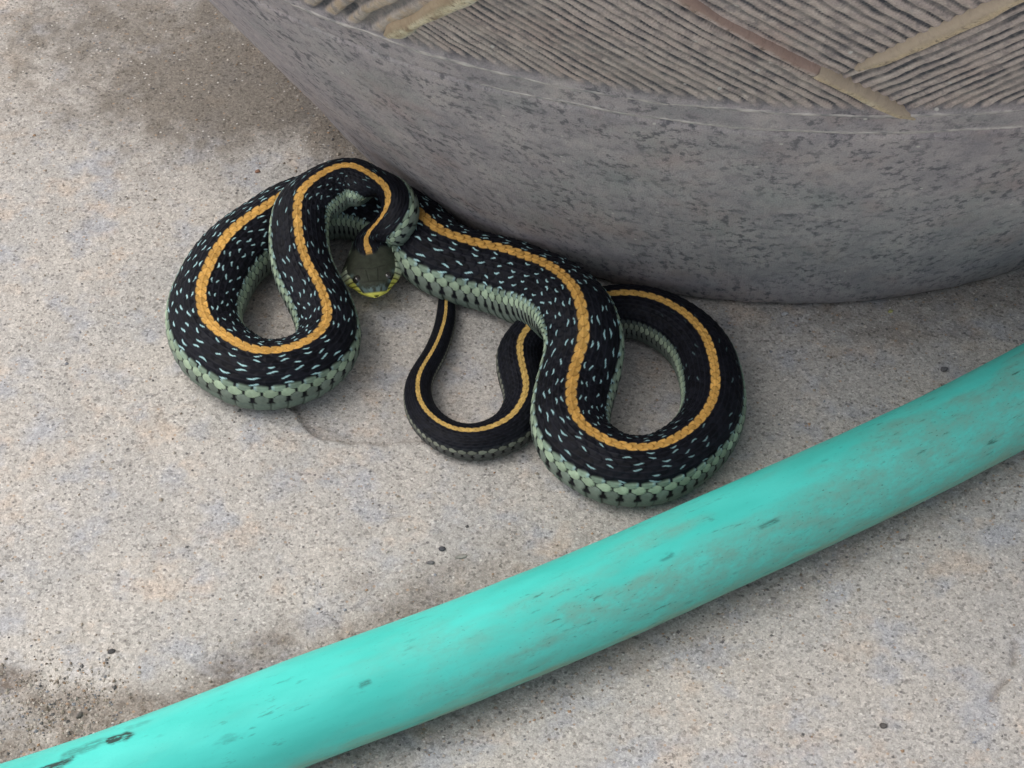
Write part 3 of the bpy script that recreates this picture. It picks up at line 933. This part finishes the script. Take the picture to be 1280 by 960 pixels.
# brow ridges over the eyes
brow = np.exp(-(((SG - 6.1) / 1.7) ** 2 + ((tdeg - 52) / 12) ** 2))
relief = relief + headm * (relief_h + 0.30 * brow)
relief *= np.clip(A / 2.0, 0, 1)[:, None]
loc = (A[:, None] * sn)[..., None] * Nv[:, None, :] + (B[:, None] * cs)[..., None] * Dv[:, None, :]
nrm = (sn / A[:, None])[..., None] * Nv[:, None, :] + (cs / B[:, None])[..., None] * Dv[:, None, :]
nrm /= np.linalg.norm(nrm, axis=-1, keepdims=True) + 1e-9
Psn = centre[:, None, :] + loc + relief[..., None] * nrm
Psn = Psn.reshape(-1, 3)
caps = np.array([Psn[:nth].mean(0) - 0.1 * T[0], Psn[-nth:].mean(0) + 0.15 * T[-1]])
base_i = len(Psn)
j = np.arange(nth)
cap_t = np.concatenate([np.c_[j, (j + 1) % nth, np.full(nth, base_i)],
                        np.c_[(NS - 1) * nth + (j + 1) % nth, (NS - 1) * nth + j, np.full(nth, base_i + 1)]])
Psn = np.concatenate([Psn, caps])
cols = np.concatenate([C_.reshape(-1, 3), C_[0].mean(0)[None], C_[-1].mean(0)[None]])


def snake_material():
    t = NT('snake_scales')
    c = t.attr('scale_colour', 'Color')
    v = t.coord()
    nz = t.noise(v, 900, 2)
    c = t.mix(1.0, c, t.ramp(nz, [(0.3, 0.86), (0.7, 1.12)]), 'MULTIPLY')
    return t.done(c, t.ramp(t.noise(v, 300, 2), [(0.3, 0.46), (0.7, 0.60)]), None, 0.10)


ORG = np.array([10.0, 10.0, 0.0])
snake = thing('garter_snake', 'coiled black garter snake with orange back stripe against the pot base', 'snake', tuple(ORG * MM))
body = mesh_obj('body', (Psn - ORG) * MM, grid_quads(NS, nth, True), snake_material(), snake, attrs={'scale_colour': np.clip(cols, 0, 1)}, tris=cap_t)


def eye_material(name, c, r):
    t = NT(name)
    return t.done(t.mix(t.noise(t.coord(), 1500), c, tuple(0.6 * q for q in c)), r, None, 0.6)


m_iris = eye_material('dark_iris', (0.030, 0.030, 0.026), 0.12)
m_pupil = eye_material('pupil', (0.004, 0.004, 0.004), 0.05)


def ball(name, c, r, axis, mat, parent, squash=1.0, nseg=24):
    a = np.linspace(0, np.pi, 14)
    b = np.linspace(0, 2 * np.pi, nseg, endpoint=False)
    ax = axis / np.linalg.norm(axis)
    e1 = np.cross(ax, [0, 0, 1.0])
    e1 /= np.linalg.norm(e1)
    e2 = np.cross(ax, e1)
    P = [c + r * (np.cos(x) * squash * ax + np.sin(x) * (np.cos(y) * e1 + np.sin(y) * e2)) for x in a for y in b]
    return mesh_obj(name, (np.array(P) - ORG) * MM, grid_quads(14, nseg, True), mat, parent)


i_eye = int(6.1 / DS)
for sgn in (-1, 1):
    th = math.radians(55)
    dirn = math.sin(th) * sgn * Nv[i_eye] + 0.55 * math.cos(th) * Dv[i_eye]
    p = centre[i_eye] + A[i_eye] * abs(math.sin(th)) ** 0.75 * (1 - 0.26 * (math.cos(th) ** 0.78) ** 0.8) * sgn * Nv[i_eye] + B[i_eye] * math.cos(th) ** 0.78 * Dv[i_eye]
    e = ball('eye', p - 0.75 * dirn, 1.25, dirn, m_iris, snake)
    ball('pupil', p - 0.75 * dirn + 0.72 * dirn / np.linalg.norm(dirn), 0.62, dirn, m_pupil, snake).parent = e

# ------------------------------------------------------------------ loose grit and pebbles


def ground_z(x, y):
    return float(ground_h(np.array([[x]], float), np.array([[y]], float))[0][0, 0])


def pebble(name, x, y, sx, sy, sz, rz, colr, label, cat, seed):
    a = np.linspace(0, np.pi, 9)
    b = np.linspace(0, 2 * np.pi, 14, endpoint=False)
    AA, BB = np.meshgrid(a, b, indexing='ij')
    d = 1 + 0.55 * (fbm(2.2 + np.sin(AA) * np.cos(BB) * 1.6, 3.1 + np.sin(AA) * np.sin(BB) * 1.6 + np.cos(AA), seed, 2) - 0.5)
    X, Y, Z = d * np.sin(AA) * np.cos(BB) * sx, d * np.sin(AA) * np.sin(BB) * sy, d * np.cos(AA) * sz
    P = np.stack([X * math.cos(rz) - Y * math.sin(rz), X * math.sin(rz) + Y * math.cos(rz), Z], -1).reshape(-1, 3)
    t = NT('stone_' + name)
    v = t.coord()
    c = t.mix(t.ramp(t.noise(v, 1200, 3), [(0.35, 0.0), (0.65, 1.0)]), tuple(0.7 * q for q in colr), tuple(min(1, 1.25 * q) for q in colr))
    o = mesh_obj(name, P * MM, grid_quads(9, 14, True), t.done(c, 0.8, t.bump(t.noise(v, 2500, 2), 0.0002, 0.6), 0.3))
    o.location = (x * MM, y * MM, (ground_z(x, y) + 0.45 * sz) * MM)
    tag(o, label, cat)
    return o


PEB = [
    ('pebble', -16.2, -54.5, 1.05, 0.75, 0.6, 0.3, (0.045, 0.045, 0.05), 'rounded near-black pebble on bare concrete midway between tail loop and hose'),
    ('pebble', -18.9, -58.6, 1.1, 0.55, 0.5, 0.1, (0.09, 0.088, 0.088), 'flat dark chip just below the rounded near-black pebble'),
    ('pebble', -11.9, -56.8, 1.6, 0.9, 0.5, 0.2, (0.18, 0.175, 0.155), 'flat pale grey pebble right of the near-black pebble'),
    ('pebble', -89.5, -84.6, 1.0, 0.7, 0.6, 0.4, (0.05, 0.048, 0.048), 'dark pebble at lower left above the stained strip by the hose'),
    ('pebble', -94.2, -101.9, 1.1, 0.7, 0.8, 0.9, (0.10, 0.09, 0.08), 'brown-grey pebble in the dirt next to the hose at lower left'),
    ('pebble', 80.5, -105.0, 0.95, 0.75, 0.6, 0.2, (0.06, 0.055, 0.05), 'dark pebble near the bottom edge at right, below the hose'),
    ('pebble', 108.7, 5.1, 1.2, 0.8, 0.7, 0.6, (0.085, 0.082, 0.085), 'dark grey pebble on concrete between the pot and the hose at right'),
    ('pebble', -70.3, 83.1, 0.9, 0.75, 0.5, 0.2, (0.16, 0.085, 0.055), 'tiny rust brown pebble above the snake head coil beside the pot'),
    ('crumb', 97.8, 26.4, 0.9, 0.6, 0.5, 0.5, (0.42, 0.25, 0.10), 'orange-brown crumb on the concrete just below the pot foot'),
    ('crumb', 70.3, 25.6, 1.1, 0.8, 0.6, 0.2, (0.34, 0.32, 0.29), 'grey crumb touching the front foot of the pot'),
]
for k, (nm, x, y, a, b, c, rz, cl, lb) in enumerate(PEB):
    pebble(nm, x, y, 0.88 * a, 0.88 * b, 0.8 * c, rz, tuple(min(0.4, 1.5 * q + 0.012) for q in cl), lb, 'pebble' if nm == 'pebble' else 'crumb', 300 + 7 * k)


def grit():
    pts = []
    hx_, hy_ = np.array([p[0] for p in HOSE]), np.array([p[1] for p in HOSE])
    for _ in range(2600):                                # along the hose, both sides
        x = rng.uniform(-150, 150)
        y = np.interp(x, hx_, hy_)
        side = 1 if rng.random() < 0.6 else -1
        pts.append((x, y + side * (10 + abs(rng.normal(0, 7)))))
    for _ in range(900):                                 # dirt at the lower left
        pts.append((rng.normal(-100, 10), rng.normal(-100, 7)))
    for _ in range(700):                                 # by the pot's foot
        a = rng.uniform(-2.2, 0.9)
        r = 138 + abs(rng.normal(0, 7))
        pts.append((POT_X + r * math.sin(a), POT_Y - r * math.cos(a)))
    for _ in range(2600):
        pts.append((rng.uniform(-165, 165), rng.uniform(-130, 190)))
    pts = np.array(pts)
    z = ground_h(pts[:, 0][None], pts[:, 1][None])[0][0]
    n = len(pts)
    octa = np.array([(1, 0, 0), (-1, 0, 0), (0, 1, 0), (0, -1, 0), (0, 0, 1), (0, 0, -1)], float)
    size = np.clip(rng.lognormal(-1.35, 0.38, n), 0.12, 0.62)
    rnd_ = rng.uniform(0.6, 1.4, (n, 6, 1)) * octa[None] * size[:, None, None]
    an = rng.uniform(0, 6.28, n)
    ca, sa = np.cos(an)[:, None], np.sin(an)[:, None]
    V = np.stack([rnd_[..., 0] * ca - rnd_[..., 1] * sa, rnd_[..., 0] * sa + rnd_[..., 1] * ca, rnd_[..., 2] * 0.8], -1)
    V += np.c_[pts, z + 0.25 * size][:, None, :]
    f = np.array([(0, 2, 4), (2, 1, 4), (1, 3, 4), (3, 0, 4), (2, 0, 5), (1, 2, 5), (3, 1, 5), (0, 3, 5)])
    tri = (f[None] + 6 * np.arange(n)[:, None, None]).reshape(-1, 3)
    pal = np.array([(0.40, 0.36, 0.31), (0.30, 0.26, 0.21), (0.20, 0.165, 0.13), (0.44, 0.40, 0.35), (0.13, 0.125, 0.12), (0.33, 0.22, 0.14), (0.24, 0.25, 0.27)])
    cl = pal[rng.choice(7, n, p=[.30, .22, .12, .12, .08, .06, .10])] * rng.uniform(0.8, 1.2, (n, 1))
    t = NT('grit')
    c = t.mix(1.0, t.attr('grain_colour', 'Color'), t.ramp(t.noise(t.coord(), 3000), [(0.3, 0.85), (0.7, 1.15)]), 'MULTIPLY')
    o = mesh_obj('grit', V.reshape(-1, 3) * MM, None, t.done(c, 0.85, None, 0.3), attrs={'grain_colour': np.repeat(cl, 6, 0)}, tris=tri, smooth=False)
    o['kind'] = 'stuff'
    o['label'] = 'loose sand grains scattered over the concrete and along the hose'


grit()
